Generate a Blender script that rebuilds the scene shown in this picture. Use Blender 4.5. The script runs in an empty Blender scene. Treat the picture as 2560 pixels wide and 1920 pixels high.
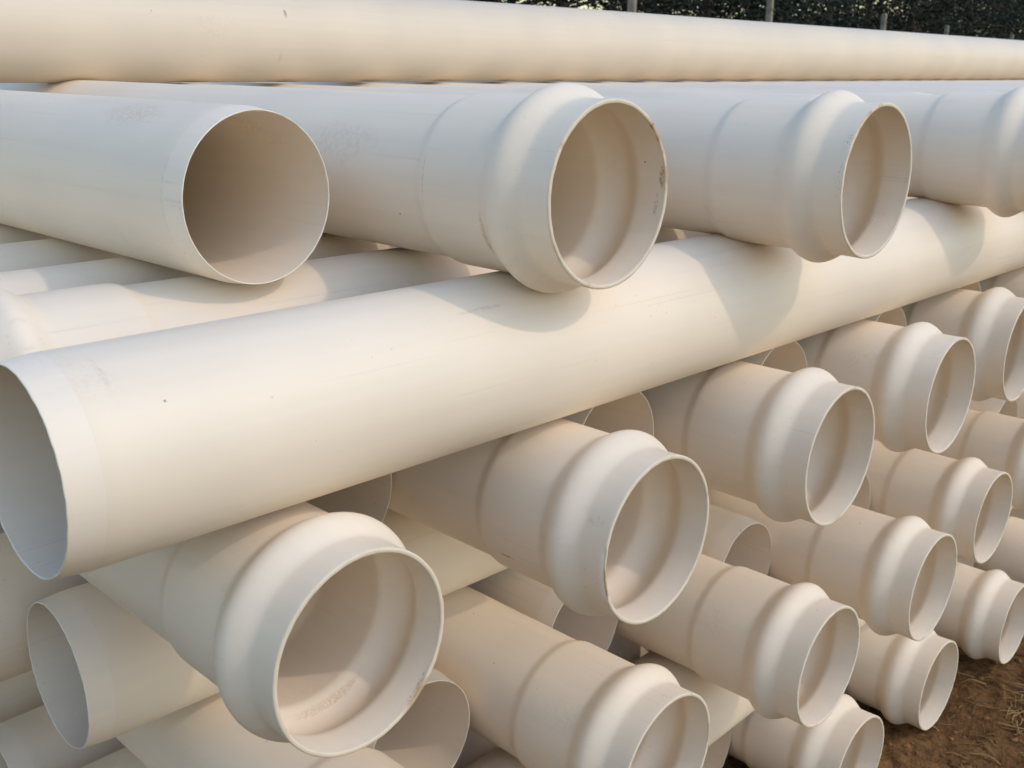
import bpy, bmesh, math, random
from mathutils import Vector, Matrix, noise

random.seed(7)
S = bpy.context.scene
COL = S.collection
R = 0.125            # pipe outer radius
D = 2 * R
H = 1.824            # eye height above the soil
PI = math.pi

# ------------------------------------------------------------------ camera
YAW, PITCH, ROLL = math.radians(43.772), math.radians(-17.051), math.radians(0.768)
cam = bpy.data.cameras.new('camera')
cam.sensor_width = 36.0
cam.lens = 36.0 * 2609.3 / 2560.0
cam.dof.use_dof = True
cam.dof.focus_distance = 1.65
cam.dof.aperture_fstop = 11.0
cam.clip_start, cam.clip_end = 0.02, 3000
cam_ob = bpy.data.objects.new('camera', cam)
COL.objects.link(cam_ob)
fw = Vector((math.cos(YAW) * math.cos(PITCH), math.sin(YAW) * math.cos(PITCH), math.sin(PITCH)))
rt = Vector((math.sin(YAW), -math.cos(YAW), 0))
up = rt.cross(fw)
rt2 = rt * math.cos(ROLL) + up * math.sin(ROLL)
up2 = -rt * math.sin(ROLL) + up * math.cos(ROLL)
m = Matrix((rt2, up2, -fw)).transposed().to_4x4()
m.translation = Vector((0, 0, H))
cam_ob.matrix_world = m
S.camera = cam_ob

# ------------------------------------------------------------------ light
SUN_AZ, SUN_EL = math.radians(-64), math.radians(43.5)      # direction towards the sun
sd = Vector((math.cos(SUN_AZ) * math.cos(SUN_EL), math.sin(SUN_AZ) * math.cos(SUN_EL), math.sin(SUN_EL)))
W = bpy.data.worlds.new('World')
S.world = W
W.use_nodes = True
nt = W.node_tree
nt.nodes.clear()
sky = nt.nodes.new('ShaderNodeTexSky')
sky.sky_type = 'NISHITA'
sky.sun_disc = False
sky.sun_elevation = SUN_EL
sky.sun_rotation = math.atan2(sd.x, sd.y)
sky.altitude = 0
sky.air_density = 1.4
sky.dust_density = 1.1
sky.ozone_density = 1.0
bg = nt.nodes.new('ShaderNodeBackground')
bg.inputs['Strength'].default_value = 0.15
wo = nt.nodes.new('ShaderNodeOutputWorld')
nt.links.new(sky.outputs[0], bg.inputs[0])
nt.links.new(bg.outputs[0], wo.inputs[0])
sun = bpy.data.lights.new('sun', 'SUN')
sun.energy = 0.52
sun.angle = math.radians(1.5)
sun.color = (1.0, 0.82, 0.62)
sun_ob = bpy.data.objects.new('sun', sun)
COL.objects.link(sun_ob)
sun_ob.rotation_euler = sd.to_track_quat('Z', 'Y').to_euler()
S.view_settings.view_transform = 'Standard'
S.view_settings.look = 'None'
S.view_settings.gamma = 1.0
S.view_settings.exposure = 0.50
S.view_settings.use_curve_mapping = False
S.cycles.max_bounces = 6
S.cycles.diffuse_bounces = 5
S.cycles.glossy_bounces = 2
S.cycles.caustics_reflective = False
S.cycles.use_adaptive_sampling = True
S.cycles.adaptive_threshold = 0.02
S.cycles.use_light_tree = False

# ------------------------------------------------------------------ helpers
def tag(o, label=None, cat=None, group=None, kind=None):
    if label: o['label'] = label
    if cat: o['category'] = cat
    if group: o['group'] = group
    if kind: o['kind'] = kind
    return o

def mesh_obj(name, me, mat=None, parent=None):
    o = bpy.data.objects.new(name, me)
    if mat and not me.materials: me.materials.append(mat)
    COL.objects.link(o)
    if parent: o.parent = parent
    return o

def empty(name, loc, rot=0):
    o = bpy.data.objects.new(name, None)
    o.location = loc
    o.rotation_euler = (0, 0, rot)
    o.empty_display_size = 0.1
    COL.objects.link(o)
    return o

class N:
    """small node-tree writer"""
    def __init__(self, name):
        self.m = bpy.data.materials.new(name)
        self.m.use_nodes = True
        self.t = self.m.node_tree
        self.t.nodes.clear()
        self.out = self.t.nodes.new('ShaderNodeOutputMaterial')
        self.bsdf = self.t.nodes.new('ShaderNodeBsdfPrincipled')
        self.t.links.new(self.bsdf.outputs[0], self.out.inputs[0])
    def node(self, typ, ins=None, **kw):
        n = self.t.nodes.new(typ)
        for k, v in kw.items(): setattr(n, k, v)
        for k, v in (ins or {}).items():
            if hasattr(v, 'is_output'): self.t.links.new(v, n.inputs[k])
            else: n.inputs[k].default_value = v
        return n
    def link(self, a, b): self.t.links.new(a, b)
    def math(self, op, a, b=0.0, c=0.0, clamp=False):
        n = self.node('ShaderNodeMath', {0: a, 1: b, 2: c}, operation=op, use_clamp=clamp)
        return n.outputs[0]
    def vmul(self, v, s):
        return self.node('ShaderNodeVectorMath', {0: v, 1: s}, operation='MULTIPLY').outputs[0]
    def vadd(self, v, s):
        return self.node('ShaderNodeVectorMath', {0: v, 1: s}, operation='ADD').outputs[0]
    def noise(self, v, scale, detail=3, rough=0.55, dist=0.0):
        return self.node('ShaderNodeTexNoise', {'Vector': v, 'Scale': scale, 'Detail': detail, 'Roughness': rough, 'Distortion': dist}).outputs['Fac']
    def ramp(self, f, a, b, lo=0.0, hi=1.0):
        return self.node('ShaderNodeMapRange', {'Value': f, 'From Min': a, 'From Max': b, 'To Min': lo, 'To Max': hi}, interpolation_type='SMOOTHSTEP').outputs[0]
    def mix(self, f, a, b):
        n = self.node('ShaderNodeMix', data_type='RGBA')
        for k, v in ((0, f), (6, a), (7, b)):
            if hasattr(v, 'is_output'): self.link(v, n.inputs[k])
            else: n.inputs[k].default_value = v if k == 0 else (*v, 1.0) if len(v) == 3 else v
        return n.outputs[2]

PVC_COL = (0.865, 0.752, 0.612)
MUD = (0.26, 0.165, 0.085)
INK = (0.10, 0.085, 0.07)

def pvc_material(name, base=PVC_COL, dust=0.16, stains=()):
    """extruded plastic; stains: (centre, half sizes, colour, strength, grain scale, threshold)"""
    n = N(name)
    tc = n.node('ShaderNodeTexCoord').outputs['Object']
    # every part of one pipe sits at the same origin, so this offset is shared by the whole pipe
    loc = n.node('ShaderNodeObjectInfo').outputs['Location']
    rnd = n.node('ShaderNodeTexWhiteNoise', {'Vector': n.vmul(loc, (7.13, 3.71, 9.77))}, noise_dimensions='3D').outputs['Value']
    off = n.vmul(loc, (37.0, 91.0, 53.0))
    v = n.vadd(tc, off)
    big = n.noise(v, 3.2, 2)
    streak = n.noise(n.vmul(v, (60.0, 1.2, 60.0)), 1.0, 1)
    fac = n.math('ADD', n.math('MULTIPLY', n.math('SUBTRACT', big, 0.5), 0.20), n.math('MULTIPLY', n.math('SUBTRACT', streak, 0.5), 0.06))
    fac = n.math('ADD', fac, n.math('MULTIPLY', n.math('SUBTRACT', rnd, 0.5), 0.05))
    val = n.math('ADD', 1.0, fac)
    hsv = n.node('ShaderNodeHueSaturation', {'Hue': 0.5, 'Saturation': n.math('ADD', 0.95, n.math('MULTIPLY', big, 0.08)), 'Value': val, 'Fac': 1.0, 'Color': (*base, 1.0)})
    c = hsv.outputs[0]
    # faint handling dirt: wide soft patches broken up by fine grain
    patch = n.ramp(n.noise(v, 5.5, 2, 0.6), 0.60, 0.78)
    grain = n.ramp(n.noise(v, 170.0, 1, 0.7), 0.44, 0.66)
    c = n.mix(n.math('MULTIPLY', n.math('MULTIPLY', patch, grain), dust), c, (0.42, 0.31, 0.19))
    # scattered specks, thinned out by the soft patches
    vo = n.node('ShaderNodeTexVoronoi', {'Vector': v, 'Scale': 44.0, 'Randomness': 1.0})
    spk = n.math('MULTIPLY', n.ramp(vo.outputs['Distance'], 0.085, 0.045), n.ramp(big, 0.53, 0.62))
    vo2 = n.node('ShaderNodeTexVoronoi', {'Vector': n.vadd(v, (11.0, 5.0, 2.0)), 'Scale': 13.0, 'Randomness': 1.0})
    spk2 = n.math('MULTIPLY', n.ramp(vo2.outputs['Distance'], 0.028, 0.016), n.ramp(big, 0.50, 0.44))
    c = n.mix(n.math('MULTIPLY', spk, 0.30), c, (0.30, 0.23, 0.16))
    c = n.mix(n.math('MULTIPLY', spk2, 0.65), c, INK)
    # drag marks along the barrel
    patch2 = n.ramp(big, 0.42, 0.62)
    drag = n.ramp(n.noise(n.vmul(v, (150.0, 1.7, 150.0)), 1.0, 1), 0.66, 0.76)
    c = n.mix(n.math('MULTIPLY', n.math('MULTIPLY', drag, patch2), 0.20), c, (0.56, 0.47, 0.36))
    for (ce, hs, colr, stg, gs, th) in stains:
        d = n.node('ShaderNodeVectorMath', {0: tc, 1: ce}, operation='SUBTRACT').outputs[0]
        d = n.vmul(d, (1.0 / hs[0], 1.0 / hs[1], 1.0 / hs[2]))
        ln = n.node('ShaderNodeVectorMath', {0: d}, operation='LENGTH').outputs['Value']
        ed = n.noise(tc, gs * 0.35, 2)
        mask = n.ramp(n.math('ADD', ln, n.math('MULTIPLY', n.math('SUBTRACT', ed, 0.5), 0.9)), 1.0, 0.45)
        gr = n.ramp(n.noise(tc, gs, 3, 0.7), th - 0.13, th + 0.15)
        c = n.mix(n.math('MULTIPLY', n.math('MULTIPLY', mask, gr), stg), c, colr)
    n.link(c, n.bsdf.inputs['Base Color'])
    n.link(n.ramp(big, 0.3, 0.7, 0.42, 0.54), n.bsdf.inputs['Roughness'])
    n.bsdf.inputs['IOR'].default_value = 1.48
    n.bsdf.inputs['Specular IOR Level'].default_value = 0.42
    return n.m

def rim_material(name, grime=0.5, c1=(0.70, 0.60, 0.46), c2=(0.80, 0.70, 0.55)):
    n = N(name)
    tc = n.node('ShaderNodeTexCoord').outputs['Object']
    rnd = n.node('ShaderNodeObjectInfo').outputs['Random']
    v = n.vadd(tc, n.node('ShaderNodeCombineXYZ', {0: n.math('MULTIPLY', rnd, 17.0), 1: n.math('MULTIPLY', rnd, 71.0), 2: n.math('MULTIPLY', rnd, 29.0)}).outputs[0])
    c = n.mix(n.noise(v, 40.0, 3), c1, c2)
    g = n.math('MULTIPLY', n.ramp(n.noise(v, 9.0, 4, 0.65), 0.54, 0.68), grime)
    c = n.mix(g, c, (0.50, 0.33, 0.18))
    d = n.ramp(n.noise(v, 22.0, 4, 0.7), 0.68, 0.74)
    c = n.mix(n.math('MULTIPLY', d, grime), c, (0.16, 0.11, 0.07))
    n.link(c, n.bsdf.inputs['Base Color'])
    n.bsdf.inputs['Roughness'].default_value = 0.6
    return n.m

PVC = pvc_material('pvc_white')
PVC_CREAM = pvc_material('pvc_cream', base=(0.84, 0.72, 0.575))
TURNED = pvc_material('pvc_turned_chamfer', base=(0.885, 0.78, 0.65), dust=0.08)
RIM = rim_material('pvc_cut_edge')
RIM_THIN = rim_material('pvc_cut_edge_thin', 0.35, (0.84, 0.77, 0.62), (0.90, 0.84, 0.70))
RIM_DIRTY = rim_material('pvc_cut_edge_dirty', 0.95)

# ------------------------------------------------------------------ pipe meshes
WALL = 0.0066
SEG = 128

def smoothstep(t):
    t = max(0.0, min(1.0, t))
    return t * t * (3 - 2 * t)

def outer_bell(s, shift=0.0, gain=1.0):
    """outer radius of the belled end, s metres back from the mouth"""
    r = R + (0.1318 - R) * (1 - smoothstep((s - 0.250) / 0.026))
    r += 0.0010 * smoothstep(1 - s / 0.030)                       # slight flare at the mouth
    t = (s - 0.0895 - shift)
    w = 0.040 if t < 0 else 0.042
    if abs(t) < w:
        b = math.cos(t / w * PI / 2) ** 2
        r += 0.0185 * gain * (b ** 0.78)
    return r

def lathe(name, prof, seg=SEG, jag=None, seed=0):
    """prof: list of (s, r) along +Y; returns a smooth-shaded open surface of revolution"""
    vs, fs = [], []
    rng = random.Random(seed)
    for k, (s, r) in enumerate(prof):
        for i in range(seg):
            a = 2 * PI * i / seg
            dy = jag(k, a, rng) if jag else 0.0
            vs.append((r * math.cos(a), s + dy, r * math.sin(a)))
    for k in range(len(prof) - 1):
        for i in range(seg):
            j = (i + 1) % seg
            fs.append((k * seg + i, k * seg + j, (k + 1) * seg + j, (k + 1) * seg + i))
    me = bpy.data.meshes.new(name)
    me.from_pydata(vs, [], fs)
    me.polygons.foreach_set('use_smooth', [True] * len(fs))
    me.update()
    return me

def flip(me):
    bm = bmesh.new(); bm.from_mesh(me)
    bmesh.ops.recalc_face_normals(bm, faces=bm.faces)
    bm.to_mesh(me); bm.free()
    return me

PLEN = 8.6
BELL = 0.31
CH = 0.040

def barrel_mesh(name, start):
    far = PLEN
    ys = [start + (far - start) * (k / 8) for k in range(9)]
    pr = [(y, R) for y in ys] + [(far, R - WALL)] + [(y, R - WALL) for y in reversed(ys)]
    return flip(lathe(name, pr, 96))

def edge_jag(amp, seed):
    ph = [random.Random(seed * 13 + q).uniform(0, 6.28) for q in range(6)]
    def f(k, a, rng):
        return amp * (0.15 * math.sin(5 * a + ph[0]) + 0.35 * math.sin(13 * a + ph[1]) + 0.5 * math.sin(29 * a + ph[2]) + rng.uniform(-0.8, 0.8)) * 0.5
    return f

def bell_meshes(seed, chip=None):
    N_ = 64
    ss = [0.0022 + (BELL - 0.0022) * (k / N_) for k in range(N_ + 1)]
    vr = random.Random(seed * 31 + 5)
    shift, gain, oval, oph = vr.uniform(-0.003, 0.003), vr.uniform(0.94, 1.06), vr.uniform(0.0004, 0.0013), vr.uniform(0, PI)
    def ov(s, a):
        return oval * math.cos(2 * (a - oph)) * (1 - smoothstep((s - 0.02) / 0.22))
    def groove(s):
        return 0.0016 * math.cos(min(1.0, abs(s - 0.091) / 0.034) * PI / 2)
    inner = [(s, outer_bell(s, shift, gain) - WALL + groove(s)) for s in ss]
    outer = [(s, outer_bell(s, shift, gain)) for s in ss]
    # outer and inner skins share one mesh; the rim strip is its own piece
    vs, fs = [], []
    for pr in (outer, inner):
        b = len(vs)
        for s, r in pr:
            for i in range(SEG):
                a = 2 * PI * i / SEG
                rr = r + ov(s, a)
                vs.append((rr * math.cos(a), s, rr * math.sin(a)))
        for k in range(len(pr) - 1):
            for i in range(SEG):
                j = (i + 1) % SEG
                q = (b + k * SEG + i, b + k * SEG + j, b + (k + 1) * SEG + j, b + (k + 1) * SEG + i)
                fs.append(q if pr is inner else q[::-1])
    if chip:                                                     # a flake broken off the outer edge of the mouth
        for i in range(SEG):
            a = 2 * PI * i / SEG
            if chip[0] < a < chip[1]:
                x, y, z = vs[i]
                q = 1 - (0.0030 + 0.0006 * math.sin(i * 2.7)) / math.hypot(x, z)
                vs[i] = (x * q, y, z * q)
                x, y, z = vs[SEG + i]
                vs[SEG + i] = (x, y + 0.002 * math.sin(i * 1.9), z)
    me = bpy.data.meshes.new('bell_socket')
    me.from_pydata(vs, [], fs)
    me.polygons.foreach_set('use_smooth', [True] * len(fs))
    me.update()
    ro, ri = outer_bell(0.002), outer_bell(0.002) - WALL
    jg = edge_jag(0.0006, seed)
    def jag(k, a, rng):
        return jg(k, a, rng) if 1 <= k <= 4 else 0.0
    rim = lathe('cut_rim', [(0.0022, ro), (0.0008, ro - 0.0003), (0.0, ro - 0.0014), (0.0, ri + 0.0014), (0.0008, ri + 0.0003), (0.0022, ri)], SEG, jag, seed)
    for v_ in rim.vertices:
        a = math.atan2(v_.co.z, v_.co.x)
        rr = math.hypot(v_.co.x, v_.co.z)
        q = (rr + ov(0.0022, a)) / rr
        v_.co.x *= q; v_.co.z *= q
    if chip:
        for i in range(SEG):
            a = 2 * PI * i / SEG
            if chip[0] < a < chip[1]:
                for k, ins in ((0, 0.0030), (1, 0.0033), (2, 0.0036)):
                    v_ = rim.vertices[k * SEG + i].co
                    rr = math.hypot(v_.x, v_.z)
                    t_ = outer_bell(0.002) - ins - 0.0006 * math.sin(i * 2.7)
                    v_.x *= t_ / rr; v_.z *= t_ / rr
    return me, flip(rim)

RP = 0.1206          # radius of the chamfered mouth
RI = R - WALL + 0.0004
def spigot_meshes(seed):
    """plain end: turned chamfer (second material) with a crisp shoulder, then the plain barrel"""
    vs, fs, mi = [], [], []
    cone = [(0.0014, RP), (0.014, RP + 0.0015), (CH - 0.004, R - 0.0006), (CH, R - 0.00025)]
    outer = [(CH, R - 0.00025), (CH + 0.0015, R), (CH + 0.02, R), (BELL, R)]
    inner = [(0.0014, RI), (0.05, R - WALL), (0.15, R - WALL), (BELL, R - WALL)]
    for q, pr in enumerate((cone, outer, inner)):
        b = len(vs)
        for s, r in pr:
            for i in range(SEG):
                a = 2 * PI * i / SEG
                vs.append((r * math.cos(a), s, r * math.sin(a)))
        for k in range(len(pr) - 1):
            for i in range(SEG):
                j = (i + 1) % SEG
                f = (b + k * SEG + i, b + k * SEG + j, b + (k + 1) * SEG + j, b + (k + 1) * SEG + i)
                fs.append(f if q == 2 else f[::-1])
                mi.append(1 if q == 0 else 0)
    me = bpy.data.meshes.new('chamfered_end')
    me.from_pydata(vs, [], fs)
    me.polygons.foreach_set('use_smooth', [True] * len(fs))
    me.polygons.foreach_set('material_index', mi)
    me.update()
    jg = edge_jag(0.0008, seed + 50)
    rim = lathe('cut_rim', [(0.0014, RP), (0.0, RP - 0.0003), (0.0, RI + 0.0002), (0.0014, RI)], SEG,
                lambda k, a, rng: jg(k, a, rng) if k in (1, 2) else 0.0, seed)
    return me, flip(rim)

BARREL = barrel_mesh('barrel', BELL)
BELLS = [bell_meshes(s) for s in range(4)]
SPIGOTS = [spigot_meshes(s) for s in range(4)]
CHIPPED = bell_meshes(9, (math.radians(168), math.radians(203)))
for me in [BARREL] + [b[0] for b in BELLS + [CHIPPED]] + [s[0] for s in SPIGOTS]: me.materials.append(PVC)
for me in [b[1] for b in BELLS + [CHIPPED]]: me.materials.append(RIM)
for me in [s[1] for s in SPIGOTS]: me.materials.append(RIM_THIN)
for me in [s[0] for s in SPIGOTS]: me.materials.append(TURNED)

def set_mat(o, mat):
    o.material_slots[0].link = 'OBJECT'
    o.material_slots[0].material = mat

npipe = 0
M_S2 = None
def pipe(axis, kind, x, y, lvl, label, group, yaw=0.0, dz=0.0, mat=None, end_mat=None, rim_mat=None):
    """axis 'A': mouth faces -Y, pipe runs away along +Y; axis 'B': mouth faces -X, runs along +X"""
    global npipe
    z = H - 0.059 - R - lvl * D + LEV.get(lvl, 0) + dz
    rot = math.radians(yaw) - (PI / 2 if axis == 'B' else 0)
    t = empty('plastic_pipe', (x, y, z), rot)
    tag(t, label, 'pipe', group)
    b = mesh_obj('barrel', BARREL, None, t)
    k = npipe % 4
    npipe += 1
    src = CHIPPED if mat and mat is M_S2 else BELLS[k] if kind == 's' else SPIGOTS[k]
    e = mesh_obj('bell_socket' if kind == 's' else 'chamfered_end', src[0], None, t)
    r = mesh_obj('cut_rim', src[1], None, e)
    if mat: set_mat(b, mat); set_mat(e, mat)
    if end_mat: set_mat(e, end_mat)
    if rim_mat: set_mat(r, rim_mat)
    return t

# ------------------------------------------------------------------ the stack
LEV = {1: 0.0045, 2: -0.0025, 3: -0.0025, 4: -0.002, 6: -0.0004}
ORD = ['first', 'second', 'third', 'fourth', 'fifth', 'sixth', 'seventh', 'eighth', 'ninth', 'tenth', 'eleventh', 'twelfth',
       'thirteenth', 'fourteenth', 'fifteenth', 'sixteenth', 'seventeenth', 'eighteenth']
ROW = {0: 'top', 2: 'second', 4: 'third', 6: 'bottom'}

def g3(x, y, z): return (x, y, z)
# dirt that only some of the pipes carry (local coordinates: Y runs back from the mouth)
M_S1 = pvc_material('pvc_dirt_groove', stains=(
    (( 0.020, 0.112, -0.128), (0.075, 0.007, 0.030), (0.54, 0.35, 0.19), 0.55, 420.0, 0.48),
    (( 0.1255, 0.006, 0.045), (0.006, 0.005, 0.018), INK, 0.7, 150.0, 0.50),
    (( 0.1250, 0.020, 0.034), (0.006, 0.018, 0.003), INK, 0.6, 60.0, 0.42),
    (( 0.090, 0.005, -0.088), (0.035, 0.004, 0.035), (0.24, 0.16, 0.09), 0.6, 200.0, 0.52)))
M_A2 = pvc_material('pvc_smeared', dust=0.25, stains=(
    (( 0.1255, 0.006, 0.022), (0.006, 0.006, 0.030), (0.36, 0.24, 0.12), 0.8, 120.0, 0.46),
    (( 0.1240, 0.014, -0.024), (0.006, 0.004, 0.030), (0.32, 0.22, 0.12), 0.55, 160.0, 0.50),
    ((-0.118, 0.131, -0.060), (0.03, 0.006, 0.050), (0.50, 0.36, 0.17), 0.55, 90.0, 0.46),
    ((-0.1315, 0.248, 0.030), (0.012, 0.0018, 0.080), (0.50, 0.38, 0.23), 0.55, 160.0, 0.48),
    ((-0.110, 0.46, 0.050), (0.045, 0.11, 0.05), (0.60, 0.47, 0.31), 0.25, 110.0, 0.52)))
M_A1 = pvc_material('pvc_dusty_top', dust=0.25, stains=(
    ((-0.062, 0.215, 0.108), (0.040, 0.10, 0.022), (0.56, 0.40, 0.22), 0.35, 150.0, 0.52),
    ((-0.118, 0.040, 0.010), (0.016, 0.012, 0.08), (0.62, 0.53, 0.41), 0.30, 110.0, 0.50)))
M_A3 = pvc_material('pvc_nicked', stains=(
    ((-0.110, 0.006, 0.075), (0.03, 0.012, 0.03), (0.34, 0.25, 0.16), 0.6, 300.0, 0.60),
    ((-0.130, 0.006, 0.010), (0.01, 0.010, 0.04), (0.34, 0.25, 0.16), 0.6, 300.0, 0.61),
    (( 0.100, 0.040, -0.075), (0.03, 0.025, 0.03), (0.46, 0.36, 0.26), 0.4, 260.0, 0.60)))
M_T = pvc_material('pvc_cream_marked', base=(0.715, 0.612, 0.485), stains=(
    ((0.114, 1.385, 0.050), (0.012, 0.006, 0.018), (0.22, 0.19, 0.15), 0.75, 100.0, 0.42),
    ((0.108, 1.365, -0.062), (0.012, 0.008, 0.032), (0.50, 0.41, 0.28), 0.45, 90.0, 0.44)))
M_S2 = pvc_material('pvc_scuffed', stains=(
    ((-0.118, 0.205, -0.058), (0.012, 0.022, 0.0030), (0.24, 0.20, 0.16), 0.75, 60.0, 0.40),
    ((-0.118, 0.030, 0.060), (0.02, 0.02, 0.01), (0.60, 0.50, 0.38), 0.4, 200.0, 0.52),
    ((-0.045, 0.090, -0.128), (0.05, 0.02, 0.02), (0.50, 0.40, 0.28), 0.4, 300.0, 0.56)))
M_B1 = pvc_material('pvc_specked', dust=0.10, stains=(
    ((0.055, 0.075, 0.112), (0.05, 0.005, 0.03), (0.56, 0.42, 0.26), 0.26, 160.0, 0.48),
    ((0.075, 0.62, 0.10), (0.004, 0.06, 0.01), (0.55, 0.46, 0.35), 0.4, 120.0, 0.46)))

def bell_label(row, k):
    return f'{ORD[k]} bell-ended white pipe from the left in the {ROW[row]} row of end-on pipes'
def plain_label(row, k):
    return f'recessed plain-ended white pipe right of the {ORD[k]} bell-ended one in the {ROW[row]} end-on row'

# top row, end-on
G0 = 'end-on pipes of the top row'
pipe('A', 'p', 0.8124, 1.2693, 0, 'plain-ended white pipe with open chamfered mouth at the far left of the top row', G0, 1.19, 0.0, M_A1)
top_bells = [(1.1548, 0.9184, 0.45, 0.0095, M_A2), (1.7439, 0.8066, 0.40, -0.002, M_A3), (2.63, 0.80, 0.35, 0.0, None)]
xx = 2.63
while xx < 8.0:
    xx += 0.518
    top_bells.append((xx, 0.84 + random.uniform(-0.05, 0.05), 0.25, 0.0, None))
for k, (x, y, yw, dz, mt) in enumerate(top_bells):
    pipe('A', 's', x, y, 0, bell_label(0, k), G0, yw, dz, mt, None, RIM_DIRTY if k < 2 else None)
    nx = top_bells[k + 1][0] if k + 1 < len(top_bells) else x + 0.518
    np_ = 2 if nx - x > 0.7 else 1
    for j in range(np_):
        pipe('A', 'p', x + (nx - x) * (j + 1) / (np_ + 1), ([1.28, 1.06, 1.22][min(k, 2)] if j == 0 else 1.20) + random.uniform(-0.005, 0.005), 0,
             plain_label(0, k) if np_ == 1 else ['left', 'right'][j] + ' one of two plain-ended white pipes after the second bell-ended pipe, top end-on row', G0, yw - 0.05)

def bell_row(lvl, bells, plains, group):
    for k, (x, y, yw, dz, mt) in enumerate(bells):
        pipe('A', 's', x, y, lvl, bell_label(lvl, k), group, yw, dz, mt, None, RIM_DIRTY if mt else None)
        px, py = plains[k] if k < len(plains) and plains[k] else (None, None)
        if px is None:
            nx = bells[k + 1][0] if k + 1 < len(bells) else x + 0.52
            px, py = (x + nx) / 2, 1.14 + random.uniform(-0.05, 0.06)
        pipe('A', 'p', px, py, lvl, plain_label(lvl, k), group, 0.0)

def extend(bells, n, step):
    b = list(bells)
    for _ in range(n):
        b.append((b[-1][0] + step + random.uniform(-0.006, 0.006), bells[-1][1] + random.uniform(-0.04, 0.04), 0.0, 0.0, None))
    return b

bell_row(2, extend([(0.690, 0.9042, -0.20, -0.005, M_S1), (1.1955, 0.8322, -0.25, 0.001, M_S2), (1.7364, 0.813, -0.29, -0.004, None),
                    (2.2544, 0.8185, 0.6, -0.001, None)], 5, 0.522),
         [(0.940, 1.298), (1.455, 1.125), (1.990, 1.090), (2.505, 1.087), (3.036, 1.097)], 'end-on pipes of the second row')
bell_row(4, extend([(0.827, 0.92, 0.0, 0.0, None), (1.3336, 0.8809, -0.04, 0.0, None), (1.8359, 0.8335, 0.27, -0.003, None), (2.3247, 0.8213, -0.4, 0.001, None),
                    (2.8471, 0.8732, -0.3, 0.0, None)], 4, 0.515),
         [(1.066, 1.236), (1.582, 1.285), (2.085, 1.19), (2.588, 1.168)], 'end-on pipes of the third row')
bell_row(6, extend([(1.737, 0.93, 0.0, 0.0, None), (2.2361, 0.907, 0.0, 0.0, None), (2.7346, 0.9122, 0.0, 0.0, None), (3.2508, 0.8807, 0.0, 0.0, None)], 4, 0.515),
         [(1.988, 1.205)], 'end-on pipes of the bottom row')

# crosswise layers
def cross(lvl, rows, where, group):
    names = ['nearest', 'second nearest', 'third nearest', 'fourth nearest', 'fifth nearest', 'sixth nearest', 'seventh nearest']
    for k, (kind, x, y, yw, mt, lab) in enumerate(rows):
        pipe('B', kind, x, y, lvl, lab or f'{names[k]} crosswise white pipe in the layer {where}', group, yw, 0.0, mt)

cross(1, [('p', 0.3894, 1.1088, -1.03, M_B1, 'long sunlit crosswise pipe whose plain open mouth is cut by the left edge'),
          ('s', 0.390, 1.3862, -1.6, None, 'crosswise pipe with a bell end at the left, just behind the long sunlit one'),
          ('p', 0.30, 1.589, 0.09, None, None), ('s', 0.22, 1.8438, 0.0, None, None),
          ('p', 0.30, 2.10, 0.0, None, None), ('s', 0.25, 2.36, 0.0, None, None), ('p', 0.3, 2.62, 0.0, None, None)],
      'right under the top row', 'crosswise pipes under the top row')
cross(3, [('p', 0.547, 1.5159, -2.2, None, 'shaded crosswise pipe with a plain open mouth at the lower left'),
          ('s', 0.22, 1.8018, 0.0, None, None), ('p', 0.3, 2.07, 0.0, None, None), ('s', 0.3, 2.34, 0.0, None, None), ('p', 0.3, 2.6, 0.0, None, None)],
      'under the second row', 'crosswise pipes under the second row')
cross(5, [('p', 1.02, 1.1956, 0.0, None, None), ('s', 0.98, 1.462, 0.0, None, None), ('p', 0.50, 1.732, 0.0, None, None),
          ('p', 0.5788, 1.9914, 0.0, None, 'crosswise pipe whose plain mouth shows in the bottom left corner'), ('s', 0.5, 2.26, 0.0, None, None),
          ('p', 0.6, 2.52, 0.0, None, None)],
      'under the third row', 'crosswise pipes under the third row')
tp = pipe('B', 'p', 0.30, 2.5624, -1, 'single cream crosswise pipe lying on top of the whole stack', None, 0.63, 0.002, M_T)

# ------------------------------------------------------------------ ground
def soil_material():
    n = N('soil')
    tc = n.node('ShaderNodeTexCoord').outputs['Object']
    a = n.noise(tc, 2.2, 5, 0.6)
    b = n.noise(tc, 26.0, 6, 0.7)
    f = n.noise(tc, 140.0, 4, 0.7)
    c = n.mix(n.ramp(a, 0.35, 0.65), (0.17, 0.085, 0.033), (0.28, 0.15, 0.062))
    c = n.mix(n.ramp(b, 0.40, 0.66), c, (0.085, 0.042, 0.016))
    c = n.mix(n.math('MULTIPLY', n.ramp(f, 0.55, 0.72), 0.7), c, (0.36, 0.215, 0.10))
    n.link(c, n.bsdf.inputs['Base Color'])
    n.bsdf.inputs['Roughness'].default_value = 0.95
    n.bsdf.inputs['Specular IOR Level'].default_value = 0.15
    hgt = n.math('ADD', n.math('MULTIPLY', b, 1.0), n.math('MULTIPLY', f, 0.35))
    bp = n.node('ShaderNodeBump', {'Strength': 0.9, 'Distance': 0.02, 'Height': hgt})
    n.link(bp.outputs[0], n.bsdf.inputs['Normal'])
    return n.m
SOIL = soil_material()

def soil_h(x, y):
    near = smoothstep(1 - (abs(x - 3.5) - 3.5) / 2) * smoothstep(1 - (abs(y - 0.5) - 2.0) / 2)
    h = 0.030 * noise.noise((x * 1.7, y * 1.7, 0.3)) + 0.016 * noise.noise((x * 6, y * 6, 1.7)) + 0.010 * noise.noise((x * 19, y * 19, 4.1))
    return h * near - 0.018 * near

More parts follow.
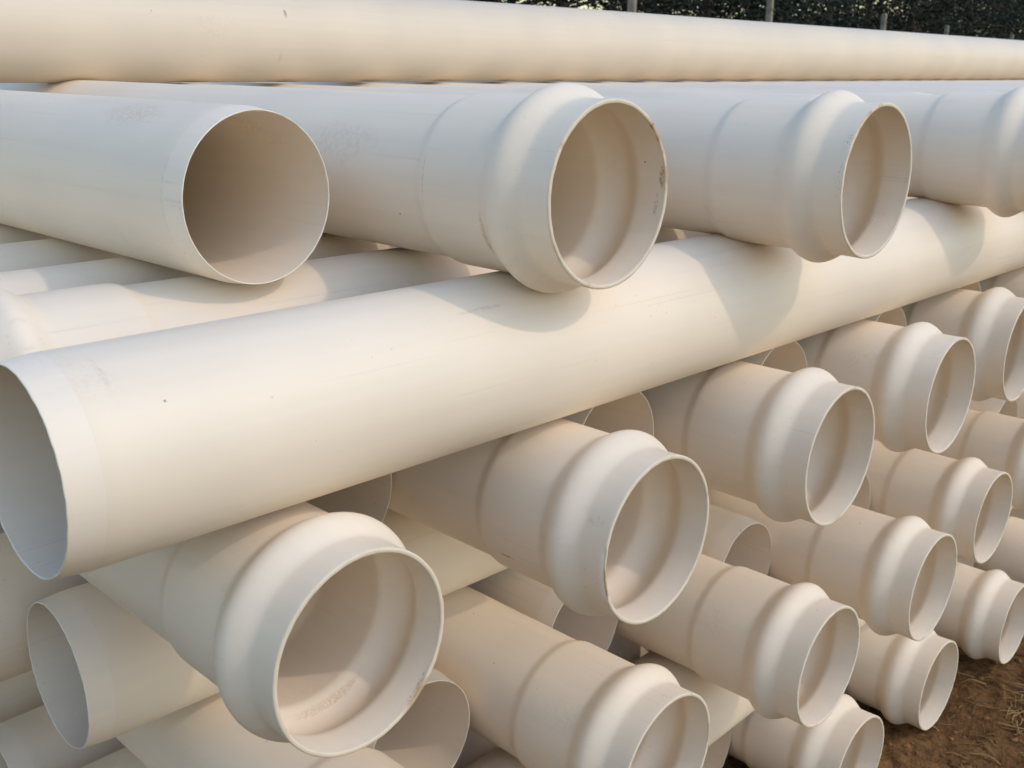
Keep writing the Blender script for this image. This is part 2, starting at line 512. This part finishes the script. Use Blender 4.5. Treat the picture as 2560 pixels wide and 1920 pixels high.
def ground():
    # fine grid near the pipes, stretching out in ever larger rings to the horizon
    def axis(lo, hi, step, far):
        a = [lo + step * i for i in range(int((hi - lo) / step) + 1)]
        w, q = step, a[-1]
        right = []
        while q < far: w *= 1.6; q += w; right.append(q)
        w, q = step, a[0]
        left = []
        while q > -far: w *= 1.6; q -= w; left.append(q)
        return left[::-1] + a + right
    X, Y = axis(1.0, 6.4, 0.022, 1500), axis(-1.4, 3.0, 0.022, 1500)
    vs = [(x, y, soil_h(x, y)) for y in Y for x in X]
    nx = len(X)
    fs = [(j * nx + i, j * nx + i + 1, (j + 1) * nx + i + 1, (j + 1) * nx + i) for j in range(len(Y) - 1) for i in range(nx - 1)]
    me = bpy.data.meshes.new('ground')
    me.from_pydata(vs, [], fs)
    me.polygons.foreach_set('use_smooth', [True] * len(fs))
    me.update()
    return tag(mesh_obj('ground', me, SOIL), 'bare brown soil with straw beside the pipes', None, None, 'structure')
ground()

# clods and crumbs
def simple_mat(name, c1, c2, scale, rough=0.9):
    n = N(name)
    tc = n.node('ShaderNodeTexCoord').outputs['Object']
    n.link(n.mix(n.ramp(n.noise(tc, scale, 4), 0.3, 0.7), c1, c2), n.bsdf.inputs['Base Color'])
    n.bsdf.inputs['Roughness'].default_value = rough
    n.bsdf.inputs['Specular IOR Level'].default_value = 0.2
    return n.m

def clods():
    vs, fs = [], []
    rng = random.Random(3)
    ico = [(0, 0, 1), (.894, 0, .447), (.276, .851, .447), (-.724, .526, .447), (-.724, -.526, .447), (.276, -.851, .447),
           (.724, .526, -.447), (-.276, .851, -.447), (-.894, 0, -.447), (-.276, -.851, -.447), (.724, -.526, -.447), (0, 0, -1)]
    tri = [(0, 1, 2), (0, 2, 3), (0, 3, 4), (0, 4, 5), (0, 5, 1), (1, 6, 2), (2, 7, 3), (3, 8, 4), (4, 9, 5), (5, 10, 1),
           (6, 7, 2), (7, 8, 3), (8, 9, 4), (9, 10, 5), (10, 6, 1), (11, 7, 6), (11, 8, 7), (11, 9, 8), (11, 10, 9), (11, 6, 10)]
    for _ in range(14000):
        x, y = rng.uniform(1.8, 6.0), rng.uniform(-1.0, 2.6)
        r = 0.0022 + 0.012 * rng.random() ** 6
        z = soil_h(x, y)
        b = len(vs)
        for p in ico:
            q = rng.uniform(0.7, 1.25)
            vs.append((x + p[0] * r * q, y + p[1] * r * q, z + p[2] * r * q * 0.7))
        fs += [(a + b, c + b, d + b) for a, c, d in tri]
    me = bpy.data.meshes.new('soil_crumbs')
    me.from_pydata(vs, [], fs)
    me.update()
    o = mesh_obj('soil_crumbs', me, simple_mat('crumbs', (0.13, 0.066, 0.026), (0.26, 0.145, 0.062), 9.0))
    tag(o, 'loose brown soil crumbs scattered over the ground', 'soil', None, 'stuff')
clods()

def blades(name, count, area, lens, width, mat, seed, bend, zoff, label, cat, clumps=None):
    """thin curled strips lying on the soil"""
    rng = random.Random(seed)
    vs, fs = [], []
    for q in range(count):
        if clumps and rng.random() < 0.6:
            cx, cy, cr = rng.choice(clumps)
            x, y = rng.gauss(cx, cr), rng.gauss(cy, cr)
        else:
            x, y = rng.uniform(area[0], area[1]), rng.uniform(area[2], area[3])
        L = rng.uniform(*lens)
        w = width * rng.uniform(0.6, 1.4)
        a = rng.uniform(0, 2 * PI)
        cur = rng.uniform(-bend, bend)
        lift = rng.uniform(0.0, 0.014)
        tilt = rng.uniform(-0.3, 0.3)
        pts = []
        px, py = x, y
        n = 5
        for k in range(n + 1):
            t = k / n
            pz = soil_h(px, py) + zoff + lift * math.sin(t * PI) + tilt * L * t * 0.25 * (1 if rng.random() < 2 else 0)
            pz = max(pz, soil_h(px, py) + zoff * 0.6)
            pts.append((px, py, pz, a))
            a += cur / n + rng.uniform(-0.12, 0.12)
            px += math.cos(a) * L / n
            py += math.sin(a) * L / n
        b = len(vs)
        for k, (px, py, pz, an) in enumerate(pts):
            ww = w * (1 - 0.5 * abs(k / n - 0.4))
            nx_, ny_ = -math.sin(an) * ww, math.cos(an) * ww
            vs += [(px + nx_, py + ny_, pz), (px, py, pz + ww * 0.8), (px - nx_, py - ny_, pz)]
        for k in range(n):
            for e in (0, 1):
                i = b + k * 3 + e
                fs.append((i, i + 1, i + 4, i + 3))
    me = bpy.data.meshes.new(name)
    me.from_pydata(vs, [], fs)
    me.update()
    o = mesh_obj(name, me, mat)
    return tag(o, label, cat, None, 'stuff')

STRAW = simple_mat('straw', (0.22, 0.13, 0.05), (0.38, 0.25, 0.11), 14.0, 0.85)
STRAW_D = simple_mat('straw_dark', (0.13, 0.07, 0.026), (0.24, 0.14, 0.055), 14.0, 0.9)
blades('straw_litter', 380, (1.9, 5.6, -0.6, 2.4), (0.03, 0.11), 0.0022, STRAW, 5, 0.9, 0.004, 'dry straw scattered over the brown soil', 'straw',
       [(2.75, 0.62, 0.07), (3.05, 0.72, 0.06), (3.3, 0.62, 0.10), (2.45, 0.70, 0.05)])
blades('rotted_straw', 2600, (1.9, 5.6, -0.6, 2.4), (0.02, 0.08), 0.0016, STRAW_D, 6, 1.4, 0.002, 'dark rotted straw trodden into the soil', 'straw')
blades('plastic_shavings', 70, (2.3, 4.6, 0.1, 1.5), (0.008, 0.024), 0.0014, simple_mat('shaving', (0.62, 0.60, 0.57), (0.75, 0.73, 0.69), 9.0, 0.5), 8, 1.6, 0.004,
       'small white plastic shavings lying on the soil', 'shavings')

# ------------------------------------------------------------------ fence posts
CONC = simple_mat('concrete', (0.22, 0.20, 0.165), (0.34, 0.30, 0.25), 7.0)
def post_mesh():
    bm = bmesh.new()
    w, h = 0.052, 2.86
    bmesh.ops.create_cube(bm, size=1.0)
    for v in bm.verts:
        s = 1.0 if v.co.z < 0 else 0.86
        v.co = Vector((v.co.x * 2 * w * s, v.co.y * 2 * w * s, (v.co.z + 0.5) * h))
    bmesh.ops.bevel(bm, geom=[e for e in bm.edges], offset=0.012, segments=2, affect='EDGES')
    me = bpy.data.meshes.new('shaft')
    bm.to_mesh(me); bm.free()
    me.materials.append(CONC)
    return me
WIRE = simple_mat('wire', (0.10, 0.09, 0.08), (0.16, 0.13, 0.10), 20.0, 0.6)
def clip_mesh():
    bm = bmesh.new()
    for z in (1.2, 1.75, 2.3, 2.7):
        r = bmesh.ops.create_cone(bm, cap_ends=True, segments=8, radius1=0.008, radius2=0.008, depth=0.14)
        bmesh.ops.transform(bm, verts=r['verts'], matrix=Matrix.Translation((0, -0.056, z)) @ Matrix.Rotation(PI / 2, 4, 'Y'))
    me = bpy.data.meshes.new('wire_ties')
    bm.to_mesh(me); bm.free()
    me.materials.append(WIRE)
    return me
PM, CM = post_mesh(), clip_mesh()
posts = [(10.55, 8.2, 1.02), (15.1, 9.05, 1.0), (20.3, 9.65, 1.0), (26.2, 10.85, 1.0), (33.2, 11.8, 1.0)]
for k, (x, y, s) in enumerate(posts):
    p = empty('fence_post', (x, y, -0.02), math.radians(8))
    p.scale = (1, 1, s)
    tag(p, f'{["tallest-looking, leftmost", "second", "third", "fourth", "farthest, rightmost"][k]} pale concrete fence post showing above the top pipe', 'fence post', 'concrete fence posts before the trees')
    mesh_obj('shaft', PM, None, p)
    mesh_obj('wire_ties', CM, None, p)

# ------------------------------------------------------------------ trees
def leaf_material():
    n = N('conifer_needles')
    oi = n.node('ShaderNodeObjectInfo').outputs['Random']
    tc = n.node('ShaderNodeTexCoord').outputs['Object']
    f = n.noise(tc, 0.9, 4, 0.6)
    c = n.mix(n.ramp(f, 0.35, 0.68), (0.012, 0.022, 0.017), (0.028, 0.044, 0.029))
    c = n.mix(n.math('MULTIPLY', oi, 0.5), c, (0.020, 0.032, 0.027))
    n.link(c, n.bsdf.inputs['Base Color'])
    n.bsdf.inputs['Roughness'].default_value = 0.7
    n.bsdf.inputs['Specular IOR Level'].default_value = 0.2
    return n.m
LEAF = leaf_material()
BARK = simple_mat('bark', (0.05, 0.038, 0.028), (0.11, 0.085, 0.065), 12.0)

def tube(vs, fs, pts, seg=7):
    b = len(vs)
    for k, (p, r) in enumerate(pts):
        d = (pts[min(k + 1, len(pts) - 1)][0] - pts[max(k - 1, 0)][0]).normalized()
        u = d.orthogonal().normalized()
        w = d.cross(u)
        for i in range(seg):
            a = 2 * PI * i / seg
            vs.append(tuple(p + u * (r * math.cos(a)) + w * (r * math.sin(a))))
    for k in range(len(pts) - 1):
        for i in range(seg):
            j = (i + 1) % seg
            fs.append((b + k * seg + i, b + k * seg + j, b + (k + 1) * seg + j, b + (k + 1) * seg + i))

def tree_meshes(seed):
    rng = random.Random(seed)
    ht = rng.uniform(8.2, 9.6)
    tv, tf, lv, lf = [], [], [], []
    pts = []
    x = y = 0.0
    for k in range(10):
        t = k / 9
        x += rng.uniform(-0.06, 0.06); y += rng.uniform(-0.06, 0.06)
        pts.append((Vector((x, y, t * ht)), 0.13 * (1 - t) ** 0.8 + 0.012))
    tube(tv, tf, pts)
    nl = 78
    for q in range(nl):
        t = 0.12 + 0.86 * (q / nl)
        base = pts[0][0].lerp(pts[-1][0], t)
        ang = q * 2.399 + rng.uniform(-0.4, 0.4)
        prof = (1 - t) ** 0.7 * (0.55 + 0.9 * min(t / 0.3, 1.0)) 
        L = 2.3 * prof * rng.uniform(0.7, 1.2) + 0.25
        dirv = Vector((math.cos(ang), math.sin(ang), rng.uniform(-0.05, 0.35)))
        tip = base + dirv * L
        mid = base.lerp(tip, 0.5) + Vector((0, 0, 0.08 * L))
        tube(tv, tf, [(base, 0.030 * (1 - t) + 0.012), (mid, 0.018 * (1 - t) + 0.008), (tip, 0.004)], 5)
        # needle sprays along the limb
        ns = int(55 + 135 * L / 2.3)
        if rng.random() < 0.12: ns = 0
        for _ in range(ns):
            f = rng.random() ** 0.6
            p = base.lerp(tip, f) + Vector((0, 0, 0.08 * L * math.sin(f * PI)))
            p += Vector((rng.gauss(0, 0.20), rng.gauss(0, 0.20), rng.gauss(-0.03, 0.15)))
            d = Vector((rng.gauss(0, 1), rng.gauss(0, 1), rng.gauss(-0.15, 0.7)))
            d = (d.normalized() * 0.8 + dirv.normalized() * 0.5).normalized()
            s = d.cross(Vector((rng.gauss(0, 1), rng.gauss(0, 1), rng.gauss(0, 1)))).normalized()
            l_, w_ = rng.uniform(0.07, 0.17), rng.uniform(0.014, 0.032)
            b = len(lv)
            lv += [tuple(p), tuple(p + d * l_ * 0.5 + s * w_), tuple(p + d * l_), tuple(p + d * l_ * 0.5 - s * w_)]
            lf.append((b, b + 1, b + 2, b + 3))
    mt = bpy.data.meshes.new('trunk'); mt.from_pydata(tv, [], tf); mt.update(); mt.materials.append(BARK)
    mc = bpy.data.meshes.new('crown'); mc.from_pydata(lv, [], lf); mc.update(); mc.materials.append(LEAF)
    return mt, mc
TREES = [tree_meshes(s) for s in (11, 12, 13)]
k = 0
rng = random.Random(21)
tx = 5.5
spots = []
while tx < 66:
    spots.append((tx + rng.uniform(-0.3, 0.3), 13.6 + 0.06 * tx + rng.uniform(-0.5, 0.5), 0)); tx += 2.05 + tx * 0.018
tx = 6.5
while tx < 74:
    spots.append((tx + rng.uniform(-0.3, 0.3), 16.4 + 0.06 * tx + rng.uniform(-0.5, 0.5), 1)); tx += 3.6 + tx * 0.03
cnt = [0, 0]
def ordw(k):
    w = ORD + ['nineteenth', 'twentieth', 'twenty-first', 'twenty-second', 'twenty-third', 'twenty-fourth', 'twenty-fifth', 'twenty-sixth']
    return w[k]
for (x, y, rowi) in spots:
    t = empty('conifer_tree', (x, y, -0.05), rng.uniform(0, 6.28))
    s = rng.uniform(0.9, 1.15)
    t.scale = (s, s, s)
    mt, mc = TREES[k % 3]
    k += 1
    tag(t, f'dark green conifer, {ordw(cnt[rowi])} from the left in the {["front", "back"][rowi]} row beyond the fence', 'tree', 'dark conifers beyond the fence')
    cnt[rowi] += 1
    mesh_obj('trunk', mt, None, t)
    mesh_obj('crown', mc, None, t)
